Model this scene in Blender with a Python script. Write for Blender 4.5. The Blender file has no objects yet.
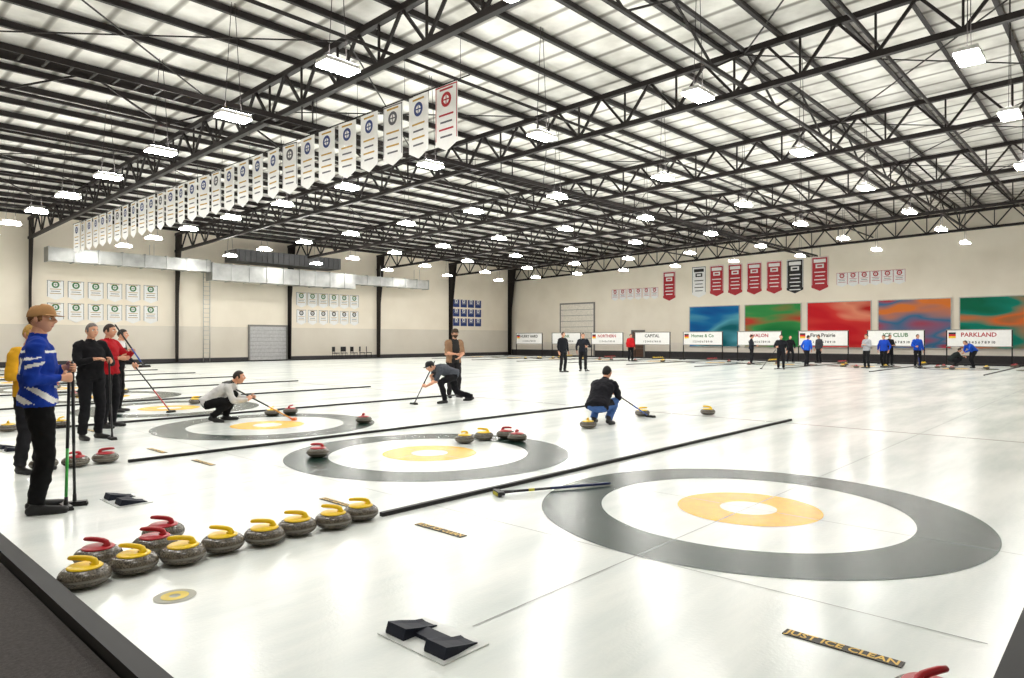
import bpy, math, random
from mathutils import Vector, Matrix, noise
from mathutils.bvhtree import BVHTree
random.seed(7)
V = Vector
scene = bpy.context.scene
try:
    scene.view_settings.view_transform = 'Standard'
    scene.view_settings.look = 'None'
except Exception:
    pass

# ------------------------------------------------------------------ materials
def srgb(r, g, b):
    def f(c):
        c /= 255.0
        return c / 12.92 if c <= 0.04045 else ((c + 0.055) / 1.055) ** 2.4
    return (f(r), f(g), f(b), 1.0)

_mc = {}
def mat(name, rgb, rough=0.6, metal=0.0, var=0.12, scale=8.0, bump=0.0, bscale=60.0, emit=0.0, spec=0.5):
    key = (name, rgb, rough, metal, emit)
    if key in _mc: return _mc[key]
    m = bpy.data.materials.new(name); m.use_nodes = True
    nt = m.node_tree; N = nt.nodes; L = nt.links
    b = N['Principled BSDF']
    b.inputs['Roughness'].default_value = rough
    b.inputs['Metallic'].default_value = metal
    b.inputs['Specular IOR Level'].default_value = spec
    c = srgb(*rgb)
    tc = N.new('ShaderNodeTexCoord')
    nz = N.new('ShaderNodeTexNoise'); nz.inputs['Scale'].default_value = scale; nz.inputs['Detail'].default_value = 4
    L.new(tc.outputs['Object'], nz.inputs['Vector'])
    rp = N.new('ShaderNodeValToRGB')
    rp.color_ramp.elements[0].position = 0.3; rp.color_ramp.elements[1].position = 0.7
    rp.color_ramp.elements[0].color = tuple(x * (1 - var) for x in c[:3]) + (1,)
    rp.color_ramp.elements[1].color = tuple(min(1, x * (1 + var)) for x in c[:3]) + (1,)
    L.new(nz.outputs['Fac'], rp.inputs['Fac'])
    L.new(rp.outputs['Color'], b.inputs['Base Color'])
    if bump > 0:
        n2 = N.new('ShaderNodeTexNoise'); n2.inputs['Scale'].default_value = bscale
        L.new(tc.outputs['Object'], n2.inputs['Vector'])
        bp = N.new('ShaderNodeBump'); bp.inputs['Strength'].default_value = bump; bp.inputs['Distance'].default_value = 0.01
        L.new(n2.outputs['Fac'], bp.inputs['Height']); L.new(bp.outputs['Normal'], b.inputs['Normal'])
    if emit > 0:
        b.inputs['Emission Color'].default_value = (1, 0.975, 0.93, 1)
        b.inputs['Emission Strength'].default_value = emit
        try: m.cycles.emission_sampling = 'FRONT'
        except Exception: pass
    _mc[key] = m
    return m

def granite_mat():
    m = bpy.data.materials.new('granite'); m.use_nodes = True
    N = m.node_tree.nodes; L = m.node_tree.links; b = N['Principled BSDF']
    tc = N.new('ShaderNodeTexCoord')
    v = N.new('ShaderNodeTexVoronoi'); v.inputs['Scale'].default_value = 150
    L.new(tc.outputs['Object'], v.inputs['Vector'])
    rp = N.new('ShaderNodeValToRGB'); e = rp.color_ramp.elements
    e[0].position = 0.1; e[0].color = srgb(42, 38, 34); e[1].position = 0.9; e[1].color = srgb(118, 110, 96)
    L.new(v.outputs['Color'], rp.inputs['Fac']); L.new(rp.outputs['Color'], b.inputs['Base Color'])
    b.inputs['Roughness'].default_value = 0.25
    return m
GRAN = granite_mat()

def ice_mat():
    m = bpy.data.materials.new('ice'); m.use_nodes = True
    N = m.node_tree.nodes; L = m.node_tree.links; b = N['Principled BSDF']
    tc = N.new('ShaderNodeTexCoord')
    mp = N.new('ShaderNodeMapping'); mp.inputs['Scale'].default_value = (0.25, 1.3, 1)
    L.new(tc.outputs['Object'], mp.inputs['Vector'])
    nz = N.new('ShaderNodeTexNoise'); nz.inputs['Scale'].default_value = 1.1; nz.inputs['Detail'].default_value = 8; nz.inputs['Roughness'].default_value = 0.65
    L.new(mp.outputs['Vector'], nz.inputs['Vector'])
    rp = N.new('ShaderNodeValToRGB'); e = rp.color_ramp.elements
    e[0].position = 0.3; e[0].color = srgb(212, 221, 219); e[1].position = 0.62; e[1].color = srgb(238, 241, 237)
    L.new(nz.outputs['Fac'], rp.inputs['Fac']); L.new(rp.outputs['Color'], b.inputs['Base Color'])
    rr = N.new('ShaderNodeMapRange'); rr.inputs['To Min'].default_value = 0.12; rr.inputs['To Max'].default_value = 0.30
    L.new(nz.outputs['Fac'], rr.inputs['Value']); L.new(rr.outputs['Result'], b.inputs['Roughness'])
    n2 = N.new('ShaderNodeTexNoise'); n2.inputs['Scale'].default_value = 45; n2.inputs['Detail'].default_value = 2
    L.new(tc.outputs['Object'], n2.inputs['Vector'])
    bp = N.new('ShaderNodeBump'); bp.inputs['Strength'].default_value = 0.12; bp.inputs['Distance'].default_value = 0.01
    L.new(n2.outputs['Fac'], bp.inputs['Height']); L.new(bp.outputs['Normal'], b.inputs['Normal'])
    return m

def paint_ice(name, rgb, var=0.25, spec=0.5):
    m = bpy.data.materials.new(name); m.use_nodes = True
    N = m.node_tree.nodes; L = m.node_tree.links; b = N['Principled BSDF']
    tc = N.new('ShaderNodeTexCoord')
    nz = N.new('ShaderNodeTexNoise'); nz.inputs['Scale'].default_value = 9; nz.inputs['Detail'].default_value = 9; nz.inputs['Roughness'].default_value = 0.7
    L.new(tc.outputs['Object'], nz.inputs['Vector'])
    rp = N.new('ShaderNodeValToRGB'); e = rp.color_ramp.elements; c = srgb(*rgb)
    e[0].position = 0.38; e[0].color = tuple(x * (1 - var) for x in c[:3]) + (1,)
    e[1].position = 0.62; e[1].color = tuple(min(1, x * (1 + var)) for x in c[:3]) + (1,)
    L.new(nz.outputs['Fac'], rp.inputs['Fac']); L.new(rp.outputs['Color'], b.inputs['Base Color'])
    b.inputs['Roughness'].default_value = 0.25; b.inputs['Specular IOR Level'].default_value = spec
    n2 = N.new('ShaderNodeTexNoise'); n2.inputs['Scale'].default_value = 45
    L.new(tc.outputs['Object'], n2.inputs['Vector'])
    bp = N.new('ShaderNodeBump'); bp.inputs['Strength'].default_value = 0.15; bp.inputs['Distance'].default_value = 0.01
    L.new(n2.outputs['Fac'], bp.inputs['Height']); L.new(bp.outputs['Normal'], b.inputs['Normal'])
    return m

def mural_mat(cols, seed):
    m = bpy.data.materials.new('mural_paint'); m.use_nodes = True
    N = m.node_tree.nodes; L = m.node_tree.links; b = N['Principled BSDF']
    tc = N.new('ShaderNodeTexCoord')
    mp = N.new('ShaderNodeMapping'); mp.inputs['Location'].default_value = (seed * 3.1, seed * 1.7, seed)
    mp.inputs['Rotation'].default_value = (0.5, 0, 0)
    mp.inputs['Scale'].default_value = (1, 0.16, 0.55)
    L.new(tc.outputs['Object'], mp.inputs['Vector'])
    nz = N.new('ShaderNodeTexNoise'); nz.inputs['Scale'].default_value = 1.0; nz.inputs['Detail'].default_value = 2; nz.inputs['Distortion'].default_value = 0.25
    L.new(mp.outputs['Vector'], nz.inputs['Vector'])
    rp = N.new('ShaderNodeValToRGB'); cr = rp.color_ramp
    cr.elements[0].position = 0.36; cr.elements[0].color = srgb(*cols[0])
    cr.elements[1].position = 0.64; cr.elements[1].color = srgb(*cols[-1])
    for i, cc in enumerate(cols[1:-1]):
        el = cr.elements.new(0.36 + 0.28 * (i + 1) / (len(cols) - 1)); el.color = srgb(*cc)
    L.new(nz.outputs['Fac'], rp.inputs['Fac']); L.new(rp.outputs['Color'], b.inputs['Base Color'])
    b.inputs['Roughness'].default_value = 0.7; b.inputs['Specular IOR Level'].default_value = 0.2
    return m

def ceiling_mat():
    m = bpy.data.materials.new('roof_liner'); m.use_nodes = True
    N = m.node_tree.nodes; L = m.node_tree.links; b = N['Principled BSDF']
    tc = N.new('ShaderNodeTexCoord')
    w = N.new('ShaderNodeTexWave'); w.bands_direction = 'X'; w.inputs['Scale'].default_value = 0.33; w.inputs['Distortion'].default_value = 0.1
    L.new(tc.outputs['Object'], w.inputs['Vector'])
    rp = N.new('ShaderNodeValToRGB'); e = rp.color_ramp.elements
    e[0].position = 0.0; e[0].color = srgb(150, 146, 138); e[1].position = 0.12; e[1].color = srgb(244, 242, 236)
    L.new(w.outputs['Fac'], rp.inputs['Fac'])
    nz = N.new('ShaderNodeTexNoise'); nz.inputs['Scale'].default_value = 0.9; nz.inputs['Detail'].default_value = 6
    L.new(tc.outputs['Object'], nz.inputs['Vector'])
    r2 = N.new('ShaderNodeValToRGB'); e = r2.color_ramp.elements
    e[0].position = 0.3; e[0].color = (0.62, 0.61, 0.59, 1); e[1].position = 0.62; e[1].color = (1, 1, 1, 1)
    L.new(nz.outputs['Fac'], r2.inputs['Fac'])
    mx = N.new('ShaderNodeMixRGB'); mx.blend_type = 'MULTIPLY'; mx.inputs['Fac'].default_value = 1
    L.new(rp.outputs['Color'], mx.inputs[1]); L.new(r2.outputs['Color'], mx.inputs[2])
    L.new(mx.outputs['Color'], b.inputs['Base Color'])
    b.inputs['Roughness'].default_value = 0.6
    return m

def wall_mat(up, low, split):
    m = bpy.data.materials.new('painted_wall'); m.use_nodes = True
    N = m.node_tree.nodes; L = m.node_tree.links; b = N['Principled BSDF']
    tc = N.new('ShaderNodeTexCoord'); sx = N.new('ShaderNodeSeparateXYZ')
    L.new(tc.outputs['Object'], sx.inputs['Vector'])
    g = N.new('ShaderNodeMath'); g.operation = 'GREATER_THAN'; g.inputs[1].default_value = split
    L.new(sx.outputs['Z'], g.inputs[0])
    mx = N.new('ShaderNodeMixRGB'); mx.inputs[1].default_value = srgb(*low); mx.inputs[2].default_value = srgb(*up)
    L.new(g.outputs[0], mx.inputs['Fac'])
    nz = N.new('ShaderNodeTexNoise'); nz.inputs['Scale'].default_value = 0.5; nz.inputs['Detail'].default_value = 6
    L.new(tc.outputs['Object'], nz.inputs['Vector'])
    r2 = N.new('ShaderNodeValToRGB'); e = r2.color_ramp.elements
    e[0].position = 0.3; e[0].color = (0.92, 0.91, 0.89, 1); e[1].position = 0.65; e[1].color = (1, 1, 1, 1)
    L.new(nz.outputs['Fac'], r2.inputs['Fac'])
    m2 = N.new('ShaderNodeMixRGB'); m2.blend_type = 'MULTIPLY'; m2.inputs['Fac'].default_value = 1
    L.new(mx.outputs['Color'], m2.inputs[1]); L.new(r2.outputs['Color'], m2.inputs[2])
    L.new(m2.outputs['Color'], b.inputs['Base Color'])
    b.inputs['Roughness'].default_value = 0.7
    return m

STEEL = mat('dark_painted_steel', (34, 29, 28), 0.5, 0.0, 0.15, 3, spec=.3)
RUBBER = mat('black_rubber', (18, 18, 20), 0.6)
WHITE = mat('white_vinyl', (244, 244, 242), 0.5, var=0.03)

# ------------------------------------------------------------------ mesh builder
class MB:
    def __init__(s): s.v = []; s.f = []; s.m = []; s.sm = []
    def add(s, vs, fs, mi=0, smooth=False):
        o = len(s.v); s.v += [V(p) for p in vs]
        for f in fs:
            s.f.append([o + i for i in f]); s.m.append(mi); s.sm.append(smooth)
    def box(s, c, d, mi=0, R=None):
        x, y, z = d[0] / 2, d[1] / 2, d[2] / 2
        vs = [V((a * x, b * y, e * z)) for a in (-1, 1) for b in (-1, 1) for e in (-1, 1)]
        if R: vs = [R @ p for p in vs]
        vs = [p + V(c) for p in vs]
        s.add(vs, [(0, 1, 3, 2), (4, 6, 7, 5), (0, 4, 5, 1), (2, 3, 7, 6), (0, 2, 6, 4), (1, 5, 7, 3)], mi)
    def beam(s, p, q, w, h, mi=0):
        p = V(p); q = V(q); t = (q - p).normalized()
        up = V((0, 0, 1)) if abs(t.z) < 0.95 else V((1, 0, 0))
        a = t.cross(up).normalized() * w / 2; b = a.cross(t).normalized() * h / 2
        vs = [e + x * a + y * b for e in (p, q) for x in (-1, 1) for y in (-1, 1)]
        s.add(vs, [(0, 1, 3, 2), (4, 6, 7, 5), (0, 4, 5, 1), (2, 3, 7, 6), (0, 2, 6, 4), (1, 5, 7, 3)], mi)
    def loft(s, cs, sd, fw, rs, rf, n=16, mi=0, smooth=True):
        o = len(s.v)
        for i, c in enumerate(cs):
            S = sd[i] if isinstance(sd, list) else sd
            Fw = fw[i] if isinstance(fw, list) else fw
            for k in range(n):
                a = 2 * math.pi * k / n
                s.v.append(V(c) + V(S) * math.cos(a) * rs[i] + V(Fw) * math.sin(a) * rf[i])
        for i in range(len(cs) - 1):
            for k in range(n):
                k2 = (k + 1) % n
                s.f.append([o + i * n + k, o + i * n + k2, o + (i + 1) * n + k2, o + (i + 1) * n + k]); s.m.append(mi); s.sm.append(smooth)
        s.f.append([o + k for k in range(n)][::-1]); s.m.append(mi); s.sm.append(smooth)
        s.f.append([o + (len(cs) - 1) * n + k for k in range(n)]); s.m.append(mi); s.sm.append(smooth)
    def tube(s, path, rad, n=10, mi=0, smooth=True):
        path = [V(p) for p in path]; T = []
        for i in range(len(path)):
            a = path[max(0, i - 1)]; b = path[min(len(path) - 1, i + 1)]
            T.append((b - a).normalized())
        r = V((0, 0, 1)) if abs(T[0].z) < 0.9 else V((1, 0, 0))
        S = []; Fv = []
        u = T[0].cross(r).normalized()
        for t in T:
            u = (u - t * u.dot(t)).normalized(); S.append(u); Fv.append(t.cross(u).normalized())
        s.loft(path, S, Fv, rad, rad, n, mi, smooth)
    def sphere(s, c, r, n=12, mi=0, R=None):
        if not hasattr(r, '__len__'): r = (r, r, r)
        vs = []; fs = []; m = n // 2
        for i in range(1, m):
            th = math.pi * i / m
            for k in range(n):
                a = 2 * math.pi * k / n
                p = V((math.sin(th) * math.cos(a) * r[0], math.sin(th) * math.sin(a) * r[1], math.cos(th) * r[2]))
                vs.append((R @ p if R else p) + V(c))
        t = V((0, 0, r[2])); 
        vs.append((R @ t if R else t) + V(c)); vs.append((R @ (-t) if R else -t) + V(c))
        T = len(vs) - 2; B = T + 1
        for i in range(m - 2):
            for k in range(n):
                k2 = (k + 1) % n
                fs.append((i * n + k, (i + 1) * n + k, (i + 1) * n + k2, i * n + k2))
        for k in range(n):
            k2 = (k + 1) % n
            fs.append((T, k, k2)); fs.append((B, (m - 2) * n + k2, (m - 2) * n + k))
        s.add(vs, fs, mi, True)
    def lathe(s, prof, n=36, mi=0, c=(0, 0, 0), smooth=True):
        o = len(s.v)
        for r, z in prof:
            for k in range(n):
                a = 2 * math.pi * k / n
                s.v.append(V(c) + V((r * math.cos(a), r * math.sin(a), z)))
        for i in range(len(prof) - 1):
            mm = mi[i] if isinstance(mi, list) else mi
            for k in range(n):
                k2 = (k + 1) % n
                s.f.append([o + i * n + k, o + i * n + k2, o + (i + 1) * n + k2, o + (i + 1) * n + k]); s.m.append(mm); s.sm.append(smooth)
    def mesh(s, name, mats):
        me = bpy.data.meshes.new(name)
        me.from_pydata([tuple(p) for p in s.v], [], s.f)
        for m in mats: me.materials.append(m)
        me.polygons.foreach_set('material_index', s.m)
        me.polygons.foreach_set('use_smooth', s.sm)
        me.update()
        return me
    def obj(s, name, mats, loc=(0, 0, 0), rot=(0, 0, 0), scale=1):
        return link(name, s.mesh(name, mats), loc, rot, scale)

def link(name, me, loc=(0, 0, 0), rot=(0, 0, 0), scale=1):
    o = bpy.data.objects.new(name, me); o.location = loc; o.rotation_euler = rot; o.scale = (scale,) * 3
    scene.collection.objects.link(o); return o

def text_geo(body, size):
    cu = bpy.data.curves.new('t', 'FONT'); cu.body = body; cu.size = size; cu.align_x = 'CENTER'; cu.align_y = 'CENTER'
    cu.resolution_u = 2; cu.offset = size * 0.022
    o = bpy.data.objects.new('t', cu); scene.collection.objects.link(o)
    dg = bpy.context.evaluated_depsgraph_get(); dg.update()
    me = o.evaluated_get(dg).to_mesh()
    vs = [v.co.copy() for v in me.vertices]; fs = [list(p.vertices) for p in me.polygons]
    o.evaluated_get(dg).to_mesh_clear()
    bpy.data.objects.remove(o); bpy.data.curves.remove(cu)
    return vs, fs

# ------------------------------------------------------------------ room
XW, YW = 51.0, 47.0
XB, YR = -7.0, -7.0
def zch(y): return 7.3 + (YW - y) * 0.026
def ztop(y): return zch(y) + 1.1
FZ = -0.04
mb = MB(); mb.box(((XW + XB) / 2, (YW + YR) / 2, FZ - 0.1), (XW - XB, YW - YR, 0.2))
mb.obj('floor', [mat('dark_carpet', (62, 60, 60), 0.9, var=0.2, scale=30, bump=0.4, bscale=200)])
WM = wall_mat((250, 241, 224), (230, 223, 209), 2.35)
WM2 = wall_mat((250, 242, 226), (242, 235, 223), 1.2)
def wall(name, a, b, m):
    mbb = MB()
    x0, y0 = a; x1, y1 = b
    t = 0.2; d = V((x1 - x0, y1 - y0, 0)).normalized(); nrm = V((-d.y, d.x, 0)) * t
    vs = []
    for (x, y) in ((x0, y0), (x1, y1)):
        for o in (V((0, 0, 0)), nrm):
            vs.append(V((x, y, FZ - 0.1)) + o); vs.append(V((x, y, ztop(y) + 0.31)) + o)
    mbb.add(vs, [(0, 1, 5, 4), (2, 6, 7, 3), (0, 2, 3, 1), (4, 5, 7, 6), (1, 3, 7, 5), (0, 4, 6, 2)])
    return mbb.obj(name, [m])
wall('wall_left', (XW, YW), (XB, YW), WM).location = (0, 0.2, 0)
wall('wall_far', (XW, YR), (XW, YW), WM2).location = (0.2, 0, 0)
wall('wall_right', (XB, YR), (XW, YR), WM2).location = (0, -0.2, 0)
wall('wall_back', (XB, YW), (XB, YR), WM2).location = (-0.2, 0, 0)
mb = MB()
zz = lambda y: ztop(y) + 0.32
mb.add([(XB, YR, zz(YR)), (XW, YR, zz(YR)), (XW, YW, zz(YW)), (XB, YW, zz(YW)),
        (XB, YR, zz(YR) + .15), (XW, YR, zz(YR) + .15), (XW, YW, zz(YW) + .15), (XB, YW, zz(YW) + .15)],
       [(0, 3, 2, 1), (4, 5, 6, 7), (0, 1, 5, 4), (1, 2, 6, 5), (2, 3, 7, 6), (3, 0, 4, 7)])
mb.obj('ceiling', [ceiling_mat()])

# purlins
mb = MB(); y = YR + 0.6
while y < YW - .1:
    z = ztop(y) + 0.19
    mb.box(((XW + XB) / 2, y, z), (XW - XB - .1, 0.02, 0.20))
    mb.box(((XW + XB) / 2, y + .04, z + .09), (XW - XB - .1, 0.09, 0.02)); mb.box(((XW + XB) / 2, y - .04, z - .09), (XW - XB - .1, 0.10, 0.025))
    y += 1.5
mb.obj('roof_purlins', [STEEL])
# trusses
TX = [2.0, 10.1, 18.2, 26.3, 34.4, 42.5, 50.5]
for X in TX:
    mb = MB(); A0 = YR + .05; A1 = YW - .05
    mb.beam((X, A0, zch(A0)), (X, A1, zch(A1)), 0.16, 0.15); mb.beam((X, A0, ztop(A0)), (X, A1, ztop(A1)), 0.16, 0.16)
    n = 30; st = (A1 - A0) / n
    for i in range(n):
        a = A0 + i * st; b = a + st; m_ = (a + b) / 2
        mb.beam((X, a, ztop(a)), (X, m_, zch(m_)), 0.07, 0.07)
        mb.beam((X, m_, zch(m_)), (X, b, ztop(b)), 0.07, 0.07)
        mb.beam((X, m_, zch(m_)), (X, m_, ztop(m_)), 0.05, 0.05)
    mb.obj('roof_truss', [STEEL])
# longitudinal bracing trusses
for Y in (-1.5, 8.0, 22.0, 36.0):
    mb = MB(); z0 = zch(Y) + 0.1; z1 = ztop(Y)
    mb.beam((XB + .1, Y, z0), (XW - .1, Y, z0), .09, .09); mb.beam((XB + .1, Y, z1), (XW - .1, Y, z1), .09, .09)
    xs = XB + 1.0; k = 0
    while xs < XW - 2.2:
        mb.beam((xs, Y, z0 if k % 2 else z1), (xs + 2.02, Y, z1 if k % 2 else z0), .05, .05); xs += 2.025; k += 1
    mb.obj('bracing_truss', [STEEL])
mb = MB()
for i, X in enumerate(TX[:-1]):
    for Y in (1.0, 15.0, 29.0):
        z = zch(Y) + 1.0
        mb.beam((X, Y, z), (X + 8.0, Y + 7, zch(Y + 7) + 1.0), .03, .03); mb.beam((X, Y + 7, zch(Y + 7) + 1.0), (X + 8.0, Y, z), .03, .03)
mb.obj('roof_bracing_rods', [STEEL])
mb = MB()
for Y in (4.7, 13.4, 26.4, 39.0):
    mb.tube([(XB + .1, Y, zch(Y) + .25), (XW - .1, Y, zch(Y) + .25)], [.045, .045], 8)
mb.obj('sprinkler_pipes', [STEEL])
# cable tray
mb = MB(); ty = 17.0; tz = 7.35
for dy in (-.28, .28): mb.box((24.5, ty + dy, tz), (51, .03, .12))
x = -1.0
while x < 50: mb.box((x, ty, tz - .03), (.05, .56, .03)); x += .45
for X in TX: mb.beam((X, ty - .28, tz), (X, ty - .28, zch(ty)), .03, .03); mb.beam((X, ty + .28, tz), (X, ty + .28, zch(ty)), .03, .03)
mb.obj('cable_tray', [STEEL])
# columns
for X in TX:
    mb = MB(); y0 = YW - 0.02
    zt = ztop(YW) + .1
    vs = []
    prof = [(FZ, .32), (4.5, .40), (zt, 0.95)]
    for z, dpt in prof:
        vs += [V((X - .015, y0, z)), V((X + .015, y0, z)), V((X + .015, y0 - dpt, z)), V((X - .015, y0 - dpt, z))]
    fs = []
    for i in range(2):
        for k in range(4): fs.append((i * 4 + k, i * 4 + (k + 1) % 4, i * 4 + 4 + (k + 1) % 4, i * 4 + 4 + k))
    mb.add(vs, fs)
    for i in range(2):
        (za, da), (zb, db) = prof[i], prof[i + 1]
        mb.beam((X, y0 - da, za), (X, y0 - db, zb), .26, .03)
        mb.beam((X, y0 - .02, za), (X, y0 - .02, zb), .26, .03)
    mb.obj('wall_column', [STEEL])

# ------------------------------------------------------------------ ice
IX0, IX1, IY0, IY1 = 1.14, 46.0, 0.45, 43.6
mb = MB(); mb.box(((IX0 + IX1) / 2, (IY0 + IY1) / 2, -.02), (IX1 - IX0, IY1 - IY0, .04))
mb.obj('ice_sheet', [ice_mat()])
t = .1; h = .13
def bump_seg(a, b):
    mb = MB(); mb.box(((a[0] + b[0]) / 2, (a[1] + b[1]) / 2, FZ + h / 2), (abs(a[0] - b[0]) + t, abs(a[1] - b[1]) + t, h)); mb.obj('rink_bumper', [RUBBER])
bump_seg((IX0 - t / 2, IY0 - t / 2), (IX0 - t / 2, IY1 + t / 2)); bump_seg((IX1 + t / 2, IY0 - t / 2), (IX1 + t / 2, IY1 + t / 2))
bump_seg((IX0 + t / 2, IY0 - t / 2), (IX1 - t / 2, IY0 - t / 2)); bump_seg((IX0 + t / 2, IY1 + t / 2), (IX1 - t / 2, IY1 + t / 2))
mb = MB(); mb.box((IX0 - .11 - 1.6, 20, FZ + .035), (3.2, 47, .07)); mb.obj('walkway_mat', [mat('grey_carpet', (66, 62, 61), .95, var=.3, scale=60, bump=.6, bscale=300)])

SH = [2.56 + 4.32 * k for k in range(10)]
TEE = 5.88; TEE2 = TEE + 34.75
GRN = paint_ice('ring_paint_green', (20, 48, 40), .45, .3); YEL = paint_ice('ring_paint_yellow', (246, 188, 44), .10, .3); WH2 = paint_ice('button_paint_white', (240, 240, 228), .03)
GLINE = paint_ice('line_paint_grey', (168, 171, 169), .1); RLINE = paint_ice('line_paint_hog', (140, 108, 100), .1)
mb = MB(); N_ = 96
def ring(r0, r1, mi, z):
    vs = []; fs = []
    for k in range(N_):
        a = 2 * math.pi * k / N_
        vs += [V((r0 * math.cos(a), r0 * math.sin(a), z)), V((r1 * math.cos(a), r1 * math.sin(a), z))]
    for k in range(N_):
        k2 = (k + 1) % N_; fs.append((2 * k, 2 * k + 1, 2 * k2 + 1, 2 * k2))
    mb.add(vs, fs, mi)
ring(1.29, 1.83, 0, .002); ring(.24, .61, 1, .002); ring(0.0, .24, 2, .002)
house = mb.mesh('curling_house', [GRN, YEL, WH2])
for Y in SH:
    link('curling_house', house, (TEE, Y, 0)); link('curling_house', house, (TEE2, Y, 0))
mb = MB()
def line(x0, y0, x1, y1, w, mi):
    if abs(x1 - x0) > abs(y1 - y0): mb.add([(x0, y0 - w / 2, .0035), (x1, y0 - w / 2, .0035), (x1, y0 + w / 2, .0035), (x0, y0 + w / 2, .0035)], [(0, 1, 2, 3)], mi)
    else: mb.add([(x0 - w / 2, y0, .003), (x0 + w / 2, y0, .003), (x0 + w / 2, y1, .003), (x0 - w / 2, y1, .003)], [(0, 1, 2, 3)], mi)
for Y in SH: line(TEE - 3.4, Y, TEE2 + 3.4, Y, .009, 0)
for X in (TEE, TEE2, TEE - 1.83, TEE2 + 1.83): line(X, IY0 + .1, X, IY1 - .1, .009, 0)
for X in (TEE + 6.4, TEE2 - 6.4): line(X, IY0 + .1, X, IY1 - .1, .035, 1)
mb.obj('ice_marking_lines', [GLINE, RLINE])
for k in range(9):
    Y = SH[k] + 2.16
    for a, b in ((3.50 if k == 0 else 2.95, 12.7), (33.8, 45.9)):
        mb = MB(); mb.box(((a + b) / 2, Y, .0175), (b - a, .045, .035)); mb.obj('sheet_divider', [RUBBER])

# keep-ice-clean strips
STRIP = mat('gold_letters', (226, 186, 78), .5)
def strip(x, y, w=.54):
    mb = MB(); mb.box((0, 0, .004), (w, .070, .004), 1)
    vs, fs = text_geo('JUST ICE CLEAN', .062)
    wd = max(v.x for v in vs) - min(v.x for v in vs); k = w * .96 / wd
    mb.add([V((v.x * k, v.y * 1.25, .0075)) for v in vs], fs, 0)
    mb.obj('ice_clean_sign', [STRIP, mat('sign_backing', (50, 44, 34), .5)], (x, y, 0), (0, 0, math.radians(-90)))
for k, Y in enumerate(SH[:4]):
    strip(3.52, Y - 1.49); strip(3.56, Y + 1.48)
mb = MB()
ring(.0, .115, 0, .003); ring(.03, .075, 1, .005)
mb.obj('ice_logo_decal', [mat('decal_grey', (160, 160, 144), .4), mat('decal_yellow', (215, 190, 50), .4)], (1.6, 4.14, 0))

# hacks
def hack_mesh():
    mb = MB()
    mb.box((0, 0, .004), (.30, .50, .006), 1)
    for sy in (-.15, .15):
        prof = [(-.12, .004, .02), (-.105, .004, .062), (-.03, .004, .045), (.06, .004, .022), (.11, .004, .014)]
        vs = []; fs = []
        for (x, z0, z1) in prof:
            w = .06 + .012 * (x < 0)
            for yy_, dz in ((-w, 0), (-w * .55, -.008 if x > -.1 else 0), (w * .55, -.008 if x > -.1 else 0), (w, 0)):
                vs.append(V((x, sy + yy_, max(z0 + .004, z1 + dz))))
            vs.append(V((x, sy + w, z0))); vs.append(V((x, sy - w, z0)))
        for i in range(len(prof) - 1):
            for k in range(6):
                k2 = (k + 1) % 6; fs.append((i * 6 + k, i * 6 + k2, (i + 1) * 6 + k2, (i + 1) * 6 + k))
        fs.append(tuple(range(6))[::-1]); fs.append(tuple((len(prof) - 1) * 6 + k for k in range(6)))
        mb.add(vs, fs, 0)
    mb.box((0.0, 0, .015), (.09, .20, .022), 0)
    return mb.mesh('rubber_hack', [mat('hack_rubber', (20, 26, 42), .6, spec=.3), mat('hack_plate', (208, 212, 210), .3)])
hk = hack_mesh()
for Y in SH:
    link('rubber_hack', hk, (2.24, Y + .04, 0)); link('rubber_hack', hk, (TEE2 + 3.62, Y, 0), (0, 0, math.pi))

# ------------------------------------------------------------------ stones
def stone_mesh(col):
    mb = MB()
    prof = [(0.0, .001), (.062, .001), (.07, .004), (.095, .006), (.122, .018), (.138, .036), (.1445, .05), (.145, .064), (.1445, .066), (.137, .085), (.12, .101), (.095, .111), (.08, .114), (.0, .1145)]
    mi = [0] * 6 + [1] + [0] * 6
    mb.lathe(prof, 40, mi)
    mb.lathe([(.0, .112), (.098, .110), (.099, .114), (.090, .121), (.06, .126), (.03, .129), (.0, .130)], 36, 2)
    mb.tube([(.052, 0, .120), (.060, 0, .134), (.055, 0, .148), (.035, 0, .158), (.0, 0, .163), (-.05, 0, .166), (-.088, 0, .165), (-.098, 0, .161)],
            [.028, .022, .018, .0165, .0160, .0155, .013, .006], 14, 2)
    return mb.mesh('curling_stone', [GRAN, mat('strike_band', (120, 116, 108), .5, scale=60), mat('stone_handle', col, .3, var=.05)])
SY = stone_mesh((242, 204, 22)); SR = stone_mesh((172, 22, 36))
def stone(x, y, red, rot=None):
    return link('curling_stone', SR if red else SY, (x, y, .004), (0, 0, random.uniform(0, 6.28) if rot is None else rot))
for k in range(8): stone(1.30 + .290 * k, 4.75 + (.022 if k % 2 else -.022), False, math.radians(-35 + random.uniform(-18, 18)))
for x, y in ((1.48, 5.10), (1.83, 5.09), (1.99, 5.36)): stone(x, y, True, math.radians(-40 + random.uniform(-10, 10)))
for x, y in ((2.44, 9.22), (2.76, 9.24), (2.14, 9.3), (1.52, 9.33)): stone(x, y, True)
for x, y in ((2.62, 13.5), (3.35, 13.5), (2.98, 13.54), (2.2, 13.52), (1.8, 13.5)): stone(x, y, False)
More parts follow.
